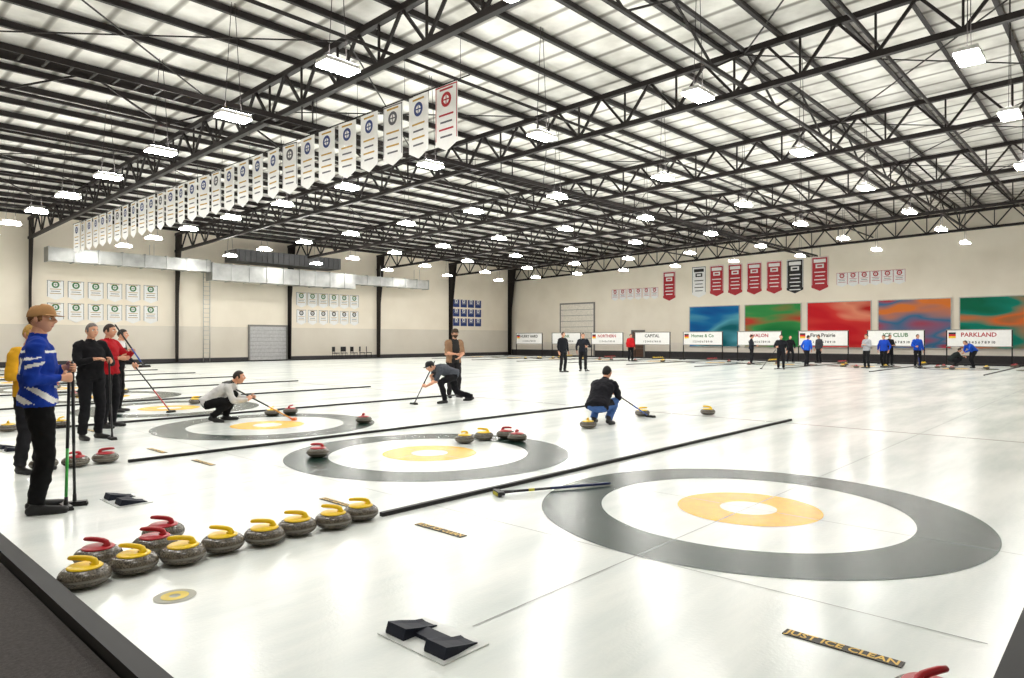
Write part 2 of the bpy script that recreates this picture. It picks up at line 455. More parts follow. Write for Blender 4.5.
for x, y, r in ((4.72, 7.69, 1), (6.79, 7.17, 0), (7.18, 7.17, 0), (7.52, 7.04, 1), (7.42, 6.72, 1), (9.33, 6.84, 0), (11.5, 7.13, 0), (12.56, 6.29, 0),
                (7.18, 10.2, 1), (7.05, 12.5, 1), (6.66, 12.5, 0), (6.65, 16.05, 0), (2.2, 17.8, 1), (2.6, 17.85, 1), (3.0, 17.8, 0),
                (5.3, 20.1, 1), (6.6, 20.6, 0), (5.9, 24.3, 1), (7.2, 28.2, 0)): stone(x, y, r)
stone(3.14, .62, 1, math.radians(150))
for i in range(26):
    k = random.choice(range(8)); a = random.uniform(0, 6.28); q = random.uniform(.3, 2.6)
    stone(TEE2 + q * math.cos(a) * .9 - .5, SH[k] + min(1.9, q) * math.sin(a), i % 2)
for k in range(1, 9):
    for j in range(5): stone(45.6 - .3 * j, SH[k] - 1.95, k % 2)

# ------------------------------------------------------------------ brooms
def broom(head, top, shaft=(30, 60, 150), padc=(24, 24, 28), length=None, fab=(40, 40, 40)):
    head = V(head); top = V(top); d = (top - head).normalized()
    L = (top - head).length if length is None else length
    mb = MB(); A = head + d * .05; B = head + d * L
    mb.tube([A, head + d * (L * .45)], [.0125, .0125], 10, 0); mb.tube([head + d * (L * .44), B - d * .02, B], [.0135, .0135, .009], 10, 1)
    hx = V((d.x, d.y, 0)); hx = hx.normalized() if hx.length > .05 else V((1, 0, 0))
    sd = V((-hx.y, hx.x, 0))
    c = head; zc = head.z
    mb.tube([V((c.x, c.y, zc + .03)), A, A + d * .06], [.02, .017, .0145], 10, 2)
    R = Matrix((sd, hx, V((0, 0, 1)))).transposed()
    mb.box((c.x, c.y, zc + .030), (.19, .062, .022), 2, R)
    mb.box((c.x, c.y, zc + .0105), (.20, .075, .021), 3, R)
    return mb.obj('curling_broom', [mat('broom_shaft', shaft, .3), mat('broom_grip', (22, 22, 26), .4), mat('broom_ferrule', padc, .4), mat('broom_pad', fab, .9)])

# ------------------------------------------------------------------ people
def ik(a, b, l1, l2, hint):
    a = V(a); b = V(b); d = b - a; D = d.length
    if D >= (l1 + l2) * .995: return a + d * (l1 / (l1 + l2))
    t = (l1 * l1 - l2 * l2 + D * D) / (2 * D); h_ = math.sqrt(max(1e-6, l1 * l1 - t * t))
    dn = d.normalized(); hv = V(hint); hv = (hv - dn * hv.dot(dn)).normalized()
    return a + dn * t + hv * h_

def head_geo(mb, c, f, up, M, beard, hairlen, hat):
    f = V(f).normalized(); up = V(up); up = (up - f * up.dot(f)).normalized(); l = up.cross(f)
    R = Matrix((f, l, up)).transposed(); c = V(c)
    nt, npn = 34, 48; vs = []; reg = []
    def g(a, s): return math.exp(-(a / s) ** 2)
    dirs = []
    for i in range(nt + 1):
        th = math.pi * i / nt
        for k in range(npn):
            a = 2 * math.pi * k / npn
            x, y, z = math.sin(th) * math.cos(a), math.sin(th) * math.sin(a), math.cos(th)
            dirs.append((x, y, z))
            px, py, pz = x * .098, y * .076, z * .118
            if z < 0:
                py *= 1 - .28 * z * z - .05 * abs(z)
                if x < 0: px *= 1 - .55 * abs(z)
                else: px *= 1 + .04 * abs(z)
            if x > 0:
                px += .026 * g(y, .13) * g(z + .13, .13) + .012 * g(y, .10) * g(z - .03, .12)
                px -= .010 * (g(y - .36, .16) + g(y + .36, .16)) * g(z - .07, .11)
                px += .005 * g(z - .24, .08) * g(y, .5)
                px += .006 * g(y, .22) * g(z + .44, .07) - .004 * g(y, .25) * g(z + .56, .05) + .010 * g(y, .25) * g(z + .78, .14)
                py += .004 * (1 if y > 0 else -1) * g(abs(y) - .6, .15) * g(z + .1, .15)
            hair = (z > .18 + .60 * x + .04 * noise.noise(V((x * 9, y * 9, z * 9)))) and z > -hairlen - .12
            if abs(y) > .75 and -.05 < x < .28 and z > -.10: hair = True
            bd = beard and z < -.28 and x > -.1 and not (abs(y) < .2 and -.5 < z < -.4)
            if hair:
                k_ = 1.10 + .03 * noise.noise(V((x * 6, y * 6, z * 6))); px *= k_; py *= k_; pz *= 1.07
            elif bd: px *= 1.05; py *= 1.05
            vs.append(c + R @ V((px, py, pz))); reg.append(1 if (hair or bd) else 0)
    fs = []; ms = []
    for i in range(nt):
        for k in range(npn):
            k2 = (k + 1) % npn
            q = (i * npn + k, i * npn + k2, (i + 1) * npn + k2, (i + 1) * npn + k)
            d = dirs[q[0]]; mi = M['skin']
            if sum(reg[j] for j in q) >= 2: mi = M['hair']
            elif d[0] > 0 and abs(d[1]) < .24 and -.50 < d[2] < -.38: mi = M['lip']
            elif d[0] > 0 and .16 < abs(d[1]) < .5 and .19 < d[2] < .29: mi = M['hair']
            fs.append(q); ms.append(mi)
    o = len(mb.v); mb.v += vs
    for q, mi in zip(fs, ms): mb.f.append([o + j for j in q][::-1]); mb.m.append(mi); mb.sm.append(True)
    for s in (-1, 1):
        mb.sphere(c + R @ V((.0795, s * .031, .008)), (.011, .014, .010), 10, M['white'], R)
        mb.sphere(c + R @ V((.0885, s * .031, .008)), (.004, .006, .006), 8, M['dark'], R)
        mb.sphere(c + R @ V((-.008, s * .080, -.005)), (.018, .009, .030), 10, M['skin'], R)
    if hat:
        vs = []; fs = []; n = 24
        rings = [(0.0, .137), (.05, .132), (.08, .115), (.097, .083), (.105, .055), (.107, .030)]
        for r, z in rings:
            for k in range(n):
                a = 2 * math.pi * k / n
                vs.append(c + R @ V((r * math.cos(a) * 1.05 - .003, r * math.sin(a) * .83, z + (-.012 if math.cos(a) < 0 else 0))))
        for i in range(len(rings) - 1):
            for k in range(n): k2 = (k + 1) % n; fs.append((i * n + k, (i + 1) * n + k, (i + 1) * n + k2, i * n + k2))
        mb.add(vs, fs, M['hat'], True)
        if hat == 'cap':
            vs = []; m = 9
            for j in range(m):
                a = -1.0 + 2.0 * j / (m - 1)
                for rr, zz_ in ((.098, .046), (.165 * (.72 + .28 * math.cos(a)), .034), (.098, .040)):
                    vs.append(c + R @ V((rr * math.cos(a) * 1.05, rr * math.sin(a) * .80, zz_)))
            fs = []
            for j in range(m - 1):
                fs += [(j * 3, j * 3 + 1, j * 3 + 4, j * 3 + 3), (j * 3 + 1, j * 3 + 2, j * 3 + 5, j * 3 + 4)]
            mb.add(vs, fs, M['hat'])

def hand_geo(mb, w, fdir, axis, inward, mi, curl):
    w = V(w); s = V(axis).normalized(); d = V(fdir).normalized()
    d = (d - s * d.dot(s)).normalized(); n = d.cross(s).normalized()
    if n.dot(V(inward)) < 0: n = -n
    mb.loft([w - d * .02, w + d * .01, w + d * .05, w + d * .088, w + d * .096], s, n, [.026, .030, .040, .041, .034], [.022, .020, .017, .014, .008], 12, mi)
    for off, ln, r in ((.030, .070, .0092), (.0105, .078, .0095), (-.010, .073, .0092), (-.029, .058, .0082)):
        p = w + d * .082 + s * off; dd = d.copy(); pts = [p]; rad = [r]
        for j, fr in enumerate((.45, .30, .25)):
            a = curl * (1.0 if j else .9)
            dd = (dd * math.cos(a) + n * math.sin(a)).normalized() if j == 0 else (Matrix.Rotation(a, 3, s if (Matrix.Rotation(a, 3, s) @ d).dot(n) > 0 else -s) @ dd)
            p = p + dd * ln * fr; pts.append(p); rad.append(r * (1 - .1 * (j + 1)))
        pts.append(p + dd * .004); rad.append(r * .4)
        mb.tube(pts, rad, 8, mi)
    p0 = w + d * .022 + s * .026; t1 = (d * .55 + s * .65 + n * .35).normalized()
    t2 = (d * .75 + s * .1 + n * .7).normalized() if curl > .7 else (d * .9 + s * .3 + n * .2).normalized()
    p1 = p0 + t1 * .035; p2 = p1 + t2 * .032; p3 = p2 + (t2 + n * .3 * (curl > .7)).normalized() * .024
    mb.tube([p0, p1, p2, p3, p3 + t2 * .004], [.013, .0115, .0105, .009, .004], 8, mi)
    return w + d * .088 + n * .024

def person(name, x, y, heading, J, shirt, pants, skin=(216, 160, 130), hair=(50, 36, 28), shoe=(22, 22, 24), hatc=None, hat=None,
           look=(1, 0, 0), vox=.02, scale=1.0, beard=False, short=False, axisL=None, axisR=None, curlL=.35, curlR=.35, recolor=None,
           extra=(240, 240, 240), hairlen=.25, build=1.1):
    g = {k: V(v) for k, v in J.items()}
    for S, sg in (('L', 1), ('R', -1)):
        if 'el' + S not in g: g['el' + S] = ik(g['sh' + S], g['wr' + S], .295, .26, g.get('eh' + S, V((-.4, sg * .6, -.7))))
        if 'kn' + S not in g: g['kn' + S] = ik(g['hip' + S], g['an' + S], .435, .425, g.get('kh' + S, V((1, sg * .15, 0))))
        if 'toe' + S not in g: g['toe' + S] = V((g['an' + S].x + .17, g['an' + S].y + sg * .03, .03))
    src = MB(); SK, SHm, PT, SO, EX = 0, 1, 2, 3, 9
    sd = (g['shL'] - g['shR']).normalized(); hd = (g['hipL'] - g['hipR']).normalized()
    p, c, nk = g['pelvis'], g['chest'], g['neck']
    t1 = (c - p).normalized(); t2 = (nk - c).normalized()
    f1 = hd.cross(t1).normalized(); f2 = sd.cross(t2).normalized(); b_ = build; lb = (1 + build) / 2
    src.loft([p - t1 * .10, p - t1 * .05, p + t1 * .02, p + t1 * .08], hd, f1, [.12, .17, .172 * b_, .15 * b_], [.10, .122, .125 * b_, .115 * b_], 20, PT)
    md = (p + c) * .5
    cs = [p + t1 * (-.065), p + t1 * .04, md, c - t2 * .04, c + (nk - c) * .35, c + (nk - c) * .68, c + (nk - c) * .88, nk + t2 * .01]
    src.loft(cs, [hd, hd, (hd + sd).normalized(), sd, sd, sd, sd, sd], [f1, f1, (f1 + f2).normalized(), f2, f2, f2, f2, f2],
             [.188 * b_, .178 * b_, .168 * b_, .182 * b_, .190 * b_, .178, .125, .064], [.138 * b_, .130 * b_, .124 * b_, .130 * b_, .120 * b_, .104, .084, .062], 22, SHm)
    src.tube([nk - t2 * .05, nk + (g['head'] - nk) * .3, g['head'] - V((0, 0, .02))], [.060, .056, .052], 14, SK)
    src.tube([nk - t2 * .03, nk + (g['head'] - nk).normalized() * .04], [.074, .064], 14, SHm)
    for S in 'LR':
        sh, el, wr = g['sh' + S], g['el' + S], g['wr' + S]
        m1 = sh.lerp(el, .5); m2 = el.lerp(wr, .35)
        inn = (nk - sh).normalized()
        src.tube([sh + inn * .09, sh + inn * .01, sh.lerp(el, .2)], [.066, .074, .070], 14, SHm)
        src.tube([sh, m1, el], [.070 * lb, .060 * lb, .053 * lb], 14, SHm); src.sphere(el, .052, 12, SK if short else SHm)
        if short:
            src.tube([el.lerp(sh, .1), m2, wr], [.044, .042, .028], 12, SK)
        else:
            src.tube([el, m2, wr - (wr - el) * .05], [.053 * lb, .049 * lb, .037], 12, SHm)
            src.tube([wr.lerp(el, .15), wr], [.027, .027], 10, SK)
        hp, kn, an, to = g['hip' + S], g['kn' + S], g['an' + S], g['toe' + S]
        src.sphere(hp, .096, 14, PT)
        src.tube([hp, hp.lerp(kn, .3), hp.lerp(kn, .7), kn], [.100 * lb, .096 * lb, .080 * lb, .069 * lb], 16, PT); src.sphere(kn, .070 * lb, 14, PT)
        src.tube([kn, kn.lerp(an, .3), kn.lerp(an, .7), kn.lerp(an, .97)], [.069 * lb, .070 * lb, .062 * lb, .062 * lb], 16, PT)
        low = V((an.x, an.y, an.z - .05))
        fdir = (to - low).normalized(); sv = fdir.cross(V((0, 0, 1)))
        sv = sv.normalized() if sv.length > .1 else V((0, 1, 0)); uv = sv.cross(fdir).normalized()
        L_ = (to - low).length
        src.loft([low - fdir * .075, low - fdir * .05, low + fdir * .02, low + fdir * L_ * .6, to, to + fdir * .045, to + fdir * .065], sv, uv,
                 [.020, .036, .040, .046, .048, .038, .018], [.020, .038, .046, .038, .032, .026, .014], 14, SO)
        src.tube([an + V((0, 0, .06)), low + V((0, 0, .02))], [.045, .042], 12, SO)
    sv_ = [tuple(q) for q in src.v]
    me = bpy.data.meshes.new('tmp'); me.from_pydata(sv_, [], src.f); me.update()
    to_ = bpy.data.objects.new('tmp', me); scene.collection.objects.link(to_)
    rm = to_.modifiers.new('r', 'REMESH'); rm.mode = 'VOXEL'; rm.voxel_size = vox
    sm_ = to_.modifiers.new('s', 'SMOOTH'); sm_.factor = .5; sm_.iterations = 4 if vox < .02 else 2
    dg = bpy.context.evaluated_depsgraph_get(); dg.update()
    ev = to_.evaluated_get(dg); em = ev.to_mesh()
    bvh = BVHTree.FromPolygons(sv_, src.f)
    vs = [v.co.copy() for v in em.vertices]; nr = [v.normal.copy() for v in em.vertices]
    fs = [list(q.vertices) for q in em.polygons]; cen = [q.center.copy() for q in em.polygons]
    ev.to_mesh_clear(); bpy.data.objects.remove(to_); bpy.data.meshes.remove(me)
    ms = []; vm = [SK] * len(vs)
    for q, ce in zip(fs, cen):
        r = bvh.find_nearest(ce); mi = src.m[r[2]] if r[2] is not None else SHm
        if recolor:
            e = recolor(ce, mi)
            if e is not None: mi = e
        ms.append(mi)
        for j in q: vm[j] = max(vm[j], mi)
    seed = V((x, y, heading * .01))
    for i in range(len(vs)):
        if vm[i] in (1, 2, 9):
            qv = vs[i]
            vs[i] = qv + nr[i] * (.014 * noise.noise(V((qv.x * 8, qv.y * 8, qv.z * 13)) + seed) + .007 * noise.noise(V((qv.x * 20, qv.y * 20, qv.z * 26)) + seed))
        if vs[i].z < .0: vs[i].z = 0.0
        elif vm[i] == SO and vs[i].z < .012: vs[i].z = 0.0
    mb = MB(); mb.v = vs; mb.f = fs; mb.m = ms; mb.sm = [True] * len(fs)
    M = dict(skin=0, hair=4, lip=5, white=6, dark=7, hat=8)
    hup = (g['head'] - nk).normalized()
    hup = (hup + V((0, 0, .8))).normalized()
    head_geo(mb, g['head'], look, hup, M, beard, hairlen, hat)
    gr = {}
    for S, ax, cu in (('L', axisL, curlL), ('R', axisR, curlR)):
        wr, el = g['wr' + S], g['el' + S]; fd = (wr - el).normalized()
        a = ax
        if a is None: a = V((1, 0, 0.3)) if abs(fd.x) < .8 else V((0, 0, 1))
        else: cu = 1.25
        gr[S] = hand_geo(mb, wr, fd, a, V((0, -1 if S == 'L' else 1, 0)) + V((.0, 0, -.1)), 0, cu)
    mats = [mat('skin', skin, .55, var=.06), mat('shirt_fabric', shirt, .85, bump=.2, bscale=400, spec=.2), mat('trouser_fabric', pants, .85, bump=.2, bscale=400, spec=.2),
            mat('shoe_leather', shoe, .5), mat('hair', hair, .7, var=.3, scale=60), mat('lips', (180, 100, 92), .5), mat('eye_white', (235, 235, 232), .3, var=.02),
            mat('eye_dark', (25, 20, 18), .3), mat('hat_fabric', hatc or (40, 40, 40), .85), mat('shirt_trim', extra, .8)]
    mb.obj(name, mats, (x, y, 0), (0, 0, math.radians(heading)), scale)
    mw = Matrix.Translation((x, y, 0)) @ Matrix.Rotation(math.radians(heading), 4, 'Z') @ Matrix.Scale(scale, 4)
    return {k: mw @ v for k, v in gr.items()}, mw

def stand(wL=(.05, .28, .88), wR=(.05, -.28, .88), lean=0.0, stride=0.0, **k):
    dz = -.04 * (stride > .1)
    J = dict(pelvis=(0, 0, .975 + dz), chest=(lean * .35, 0, 1.265 + dz), neck=(lean * .55 - .01, 0, 1.475 + dz), head=(lean * .75 + .025, 0, 1.635 + dz),
             shL=(lean * .5 - .01, .185, 1.415 + dz), shR=(lean * .5 - .01, -.185, 1.415 + dz), hipL=(0, .092, .935 + dz), hipR=(0, -.092, .935 + dz),
             anL=(-.02 + stride * .5, .12, .085), anR=(-.02 - stride * .5, -.12, .085), wrL=wL, wrR=wR)
    J.update(k); return J
def crouch(**k):
    J = dict(pelvis=(-.20, 0, .36), chest=(.02, 0, .60), neck=(.17, 0, .755), head=(.27, 0, .895), shL=(.13, .18, .70), shR=(.13, -.18, .70),
             hipL=(-.18, .10, .33), hipR=(-.18, -.10, .33), anL=(.06, .17, .085), anR=(-.08, -.16, .11), toeR=(.07, -.18, .03),
             wrL=(.48, .10, .52), wrR=(.50, -.08, .50))
    J.update(k); return J
def sweep(**k):
    J = dict(pelvis=(-.12, 0, .66), chest=(.16, 0, .78), neck=(.35, 0, .82), head=(.49, 0, .86), shL=(.31, .17, .79), shR=(.31, -.17, .79),
             hipL=(-.10, .10, .63), hipR=(-.12, -.10, .63), anL=(.18, .16, .085), anR=(-.68, -.14, .10), toeR=(-.53, -.16, .03),
             wrL=(.62, .03, .40), wrR=(.44, -.06, .62), khR=(.8, -.1, -.5))
    J.update(k); return J
UP = V((0, 0, 1))
BLK = (26, 26, 30); NAVY = (28, 34, 52); BLUE = (20, 56, 156)

def rc(c, mi):
    if mi == 1:
        if .93 < c.z < 1.07 and ((c.z * 7 + c.x * 5) % 1) < .38: return 9
        if 1.355 < c.z < 1.375 and abs(c.y) < .2: return 9
        if c.y < -.2 and 1.22 < c.z < 1.32 and ((c.z * 16 - c.x * 4) % 1) < .45: return 9
        if c.x < -.06 and 1.18 < c.z < 1.31 and .03 < abs(c.y) < .09: return 9
    return None
g, mw = person('standing_curler', 1.58, 7.04, -12, stand(wL=(.19, .04, 1.22), wR=(.16, -.12, 1.14), ehR=(-.5, -.45, -.8), ehL=(-.5, .35, -.8)), BLUE, (14, 14, 16), hat='cap', hatc=(176, 132, 84),
               hair=(120, 78, 40), vox=.010, axisL=UP, axisR=UP, recolor=rc, scale=1.02, look=(1, -.5, -.02))
q = g['R']; broom((q.x - .02, q.y + .03, 0), (q.x, q.y, 1.22), shaft=(60, 170, 70))
q = g['L']; broom((q.x + .04, q.y + .10, 0), (q.x - .004, q.y, 1.30), shaft=(28, 28, 30))
g, mw = person('standing_curler', 2.0, 9.25, -60, stand(wL=(.2, .2, 1.2), wR=(.22, -.12, 1.15)), (224, 168, 40), (30, 30, 34), hair=(190, 150, 74), vox=.016, hairlen=.6, look=(1, 0, 0), scale=.95)
g, mw = person('standing_curler', 3.27, 11.6, -75, stand(wL=(.24, .16, 1.18), wR=(.30, -.12, 1.22)), (20, 20, 24), (22, 22, 26), hair=(110, 104, 100), vox=.014, axisL=UP, scale=.99)
q = g['L']; broom((q.x + .03, q.y - .05, 0), (q.x, q.y, 1.2), shaft=(30, 30, 34))
g, mw = person('standing_curler', 3.9, 12.9, -50, stand(wL=(.34, .16, 1.30), wR=(.30, -.16, 1.18)), (176, 26, 36), (24, 24, 28), vox=.018)
broom(mw @ V((.62, 0.02, 1.02)), mw @ V((.05, .1, 1.75)), shaft=(40, 80, 170))
g, mw = person('standing_curler', 4.84, 15.5, -35, stand(wL=(.34, .1, 1.0), wR=(.34, -.08, 1.02), lean=.12), (24, 24, 28), (20, 20, 24), hair=(40, 32, 28), vox=.016, extra=(220, 220, 220), scale=.97,
               recolor=lambda c, mi: 9 if mi == 1 and c.z > 1.36 and abs(c.y) < .13 else None)
q = g['R']; broom(mw @ V((1.15, -.35, 0)), (q.x, q.y, q.z), shaft=(176, 34, 40), length=1.35)
g, mw = person('crouching_curler', 5.55, 12.35, -38, crouch(chest=(.06, 0, .56), neck=(.23, 0, .69), head=(.34, 0, .80), shL=(.18, .18, .645), shR=(.18, -.18, .645), wrL=(.5, .2, .42), wrR=(.52, -.1, .40)),
               (204, 204, 204), (20, 20, 22), hair=(36, 28, 24), vox=.013, axisR=V((-.75, 0, .55)), extra=(60, 60, 60), build=1.02,
               recolor=lambda c, mi: 9 if mi == 1 and c.z > .70 and c.x > .05 else None)
q = g['R']; broom(mw @ V((1.32, -.02, 0)), (q.x, q.y, q.z), shaft=(214, 150, 40), padc=(230, 110, 30), fab=(230, 120, 40), length=1.18)
g, mw = person('standing_curler', 11.9, 12.98, -110, stand(wL=(.28, .06, 1.05), wR=(.28, -.06, 1.12), lean=.1), (150, 118, 92), (40, 38, 40), hat='cap', hatc=(70, 54, 40), hair=(70, 46, 30), beard=True, vox=.017, extra=(30, 30, 30),
               recolor=lambda c, mi: 9 if mi == 1 and abs(c.y) < .10 and c.x > 0 else None, short=True)
g, mw = person('sweeping_curler', 10.9, 12.05, 165, sweep(), (74, 78, 86), (20, 20, 24), hat='cap', hatc=(24, 24, 28), vox=.015, short=True, axisL=V((-.5, 0, .85)), axisR=V((-.5, 0, .85)), look=(.9, 0, -.4))
q = g['L']; broom(mw @ V((.92, .03, 0)), (q.x, q.y, q.z), shaft=(60, 60, 66), length=1.18)
g, mw = person('crouching_curler', 9.95, 7.0, 14, crouch(), (28, 28, 34), (70, 104, 164), hair=(28, 24, 22), vox=.012, hairlen=.4, axisR=V((-.75, 0, .55)), build=1.16,
               recolor=lambda c, mi: 1 if mi == 2 and c.z > .34 and c.x < .05 else None)
q = g['R']; broom(mw @ V((1.42, -.45, 0)), (q.x, q.y, q.z), shaft=(50, 90, 170), length=1.2)
# distant players
fv = .024
g, mw = person('standing_curler', 24.4, 19.3, -100, stand(), (26, 28, 34), BLK, vox=fv, scale=1.04)
g, mw = person('standing_curler', 25.8, 19.2, -150, stand(wL=(.22, .2, 1.1), stride=.25), (34, 36, 44), BLK, vox=fv, scale=1.04, axisL=UP)
q = g['L']; broom((q.x + .3, q.y + .1, 0), (q.x, q.y, q.z), shaft=(200, 200, 200), length=1.2)
person('standing_curler', 39.8, 25.6, -120, stand(), (190, 30, 36), BLK, vox=fv, scale=1.05)
person('standing_curler', 39.5, 17.0, -60, stand(wR=(.26, -.2, 1.1)), (40, 42, 50), BLK, vox=fv)
g, mw = person('standing_curler', 34.2, 13.2, -160, stand(wR=(.26, -.2, 1.1), stride=.3), (28, 30, 36), BLK, vox=fv, axisR=UP)
q = g['R']; broom((q.x - .1, q.y + .8, 0), (q.x, q.y, q.z), shaft=(40, 40, 44), length=1.2)
person('standing_curler', 44.0, 16.4, -140, stand(stride=.3), BLK, BLK, vox=fv)
g, mw = person('standing_curler', 39.2, 13.7, -20, stand(stride=.5, lean=.15), (30, 86, 196), BLK, vox=fv)
person('standing_curler', 44.2, 14.7, 150, stand(), (60, 60, 66), BLK, vox=fv)
person('standing_curler', 38.4, 10.4, 150, stand(wL=(.2, .1, 1.2), wR=(.2, -.1, 1.2)), (168, 170, 176), BLK, vox=fv)
person('standing_curler', 40.4, 10.1, 170, stand(stride=.3), (30, 70, 180), BLK, vox=fv)
person('standing_curler', 42.8, 10.4, -130, stand(wL=(.25, .1, 1.15)), BLK, BLK, vox=fv)
g, mw = person('standing_curler', 41.5, 8.75, -140, stand(wR=(.26, -.2, 1.1)), (26, 78, 190), BLK, vox=fv, axisR=UP)
q = g['R']; broom((q.x - .2, q.y - .1, 0), (q.x, q.y, q.z), length=1.2)
person('crouching_curler', 44.0, 7.5, -60, crouch(), (34, 40, 40), BLK, vox=fv)
person('sweeping_curler', 42.1, 6.4, 140, sweep(pelvis=(-.12, 0, .9), chest=(.1, 0, 1.1), neck=(.25, 0, 1.22), head=(.38, 0, 1.3), shL=(.2, .17, 1.18), shR=(.2, -.17, 1.18), hipL=(-.1, .1, .87), hipR=(-.1, -.1, .87),
       anL=(.05, .14, .085), anR=(-.25, -.14, .085), toeR=(-.1, -.15, .03), wrL=(.5, .05, .8), wrR=(.45, -.05, .85)), (30, 80, 190), BLK, vox=fv)

# broom lying on the ice
def lying_broom(a, b, shaft):
    a = V(a); b = V(b); d = (b - a).normalized(); L = (b - a).length
    mb = MB(); z = .03
    A = V((a.x, a.y, z)); D = V((d.x, d.y, -.006)).normalized()
    mb.tube([A, A + D * .14], [.018, .014], 10, 2); mb.tube([A + D * .1, A + D * L * .45], [.0125, .0125], 10, 2)
    mb.tube([A + D * L * .44, A + D * (L - .02), A + D * L], [.0135, .0135, .009], 10, 0)
    sdv = V((-d.y, d.x, 0)); R = Matrix((sdv, d, UP)).transposed()
    mb.box(A, (.16, .05, .03), 2, R); mb.box(A - d * .025 + V((0, 0, -.005)), (.17, .03, .048), 2, R)
    mb.box(A - d * .042 + V((0, 0, -.008)), (.12, .006, .03), 1, R)
    mb.tube([A + D * .30, A + D * .36], [.0145, .0145], 10, 1)
    mb.obj('curling_broom', [mat('broom_shaft', shaft, .3), mat('broom_pad_yellow', (190, 180, 60), .8), mat('broom_ferrule', (24, 24, 28), .4)])
lying_broom((4.74, 4.52, 0), (5.83, 3.99, 0), (30, 44, 96))

# ------------------------------------------------------------------ lamps (high-bay fixtures: acrylic lens below, glowing panels added on top to brighten the ceiling)
LENS = mat('lamp_lens', (255, 255, 255), .4, emit=116); CEIL_FILL = mat('added_ceiling_fill', (255, 255, 255), .4, emit=62)
mb = MB()
mb.box((0, 0, .05), (.72, .38, .08), 0); mb.box((0, 0, .115), (.4, .10, .06), 0)
mb.box((0, 0, -.012), (.72, .38, .04), 1)
for s in (-1, 1): mb.add([(-.34, s * .125 - .06, .094), (.34, s * .125 - .06, .094), (.34, s * .125 + .06, .094), (-.34, s * .125 + .06, .094)], [(0, 1, 2, 3)], 2)
lm = mb.mesh('hanging_lamp', [mat('lamp_housing', (240, 240, 238), .4), LENS, CEIL_FILL])
LX = [1.3, 7.3, 13.3, 19.3, 25.3, 31.3, 37.3, 43.3]
for X in LX:
    for Y in SH:
        x_, y_ = X, Y
        if Y == SH[0] and X == 13.3: x_, y_ = 14.85, 2.3
        if Y == SH[0] and X == 19.3: y_ = 2.2
        e = bpy.data.objects.new('hanging_lamp', None); e.location = (x_, y_, 6.65); scene.collection.objects.link(e)
        b = bpy.data.objects.new('fixture', lm); scene.collection.objects.link(b); b.parent = e
        mr = MB(); hgt = ztop(y_) - 6.65 + .1
        for dx in (-.2, .2): mr.tube([(dx, 0, .08), (dx * .2, 0, hgt)], [.008, .008], 6, 0)
        r = bpy.data.objects.new('suspension_cable', mr.mesh('cable', [STEEL])); scene.collection.objects.link(r); r.parent = e

# ------------------------------------------------------------------ hanging banners
GOLD = mat('banner_gold', (190, 150, 60), .6); BBL = mat('banner_blue', (40, 60, 120), .6); BRD = mat('banner_red', (176, 30, 44), .6); GRT = mat('banner_text', (90, 90, 96), .6)
BKB = mat('banner_black', (26, 26, 28), .6); GRNB = mat('banner_green', (60, 120, 70), .6)
BM = [WHITE, BBL, GOLD, BRD, GRT, BKB, GRNB]
def banner_mesh(w, h, field=0, crest=1, t2=2, frame=None, tail='point', crest_shape='disc', lines=4, both=True):
    mb = MB(); tl = w * .22
    if tail == 'point': pts = [(-w / 2, 0), (w / 2, 0), (w / 2, -h + tl), (0, -h), (-w / 2, -h + tl)]
    else: pts = [(-w / 2, 0), (w / 2, 0), (w / 2, -h), (-w / 2, -h)]
    n = len(pts); th = .006
    vs = [V((-th, a, b)) for a, b in pts] + [V((th, a, b)) for a, b in pts]
    mb.add(vs, [tuple(range(n)), tuple(range(n, 2 * n))[::-1]] + [(k, n + k, n + (k + 1) % n, (k + 1) % n) for k in range(n)], field)
    sides = (-1, 1) if both else (-1,)
    for s in sides:
        X = s * (th + .003)
        def rect(cy, cz, ww, hh, mi, XX=None):
            XX = XX or X
            mb.add([V((XX, cy - ww / 2, cz - hh / 2)), V((XX, cy + ww / 2, cz - hh / 2)), V((XX, cy + ww / 2, cz + hh / 2)), V((XX, cy - ww / 2, cz + hh / 2))], [(0, 1, 2, 3)], mi)
        if crest_shape == 'disc':
            vs = []
            for k in range(20): a = k * math.pi / 10; vs.append(V((X, math.cos(a) * w * .23, -h * .22 + math.sin(a) * w * .23)))
            mb.add(vs, [tuple(range(20))], crest)
            vs = [V((X * 1.15, math.cos(k * math.pi / 10) * w * .13, -h * .22 + math.sin(k * math.pi / 10) * w * .13)) for k in range(20)]
            mb.add(vs, [tuple(range(20))], field)
            rect(0, -h * .22, w * .30, h * .02, crest, X * 1.3); rect(0, -h * .22, w * .04, h * .12, crest, X * 1.3)
            rect(0, -h * .06, w * .6, h * .03, t2)
        else:
            rect(0, -h * .12, w * .72, h * .10, crest); rect(0, -h * .27, w * .5, h * .12, crest); rect(0, -h * .27, w * .3, h * .05, field, X * 1.3)
        for i in range(lines):
            rect(0, -h * (.45 + .11 * i), w * (.66 - .12 * (i % 2)), h * .028, t2 if i % 2 == 0 or field else 4)
        if frame is not None:
            rect(-w * .47, -h * .42, w * .03, h * .82, frame); rect(w * .47, -h * .42, w * .03, h * .82, frame); rect(0, -h * .015, w, h * .02, frame)
    return mb.mesh('banner', BM)
hb = banner_mesh(.72, 1.45, 0, 1, 2); hb2 = banner_mesh(.72, 1.45, 0, 3, 3, frame=3); hb3 = banner_mesh(.72, 1.45, 0, 4, 2, frame=4)
for i in range(29):
    link('championship_banner', hb2 if i == 0 else (hb3 if i % 5 == 2 else hb), (10.1, 11.25 + .955 * i, 7.1), (0, 0, random.uniform(-.08, .08)))
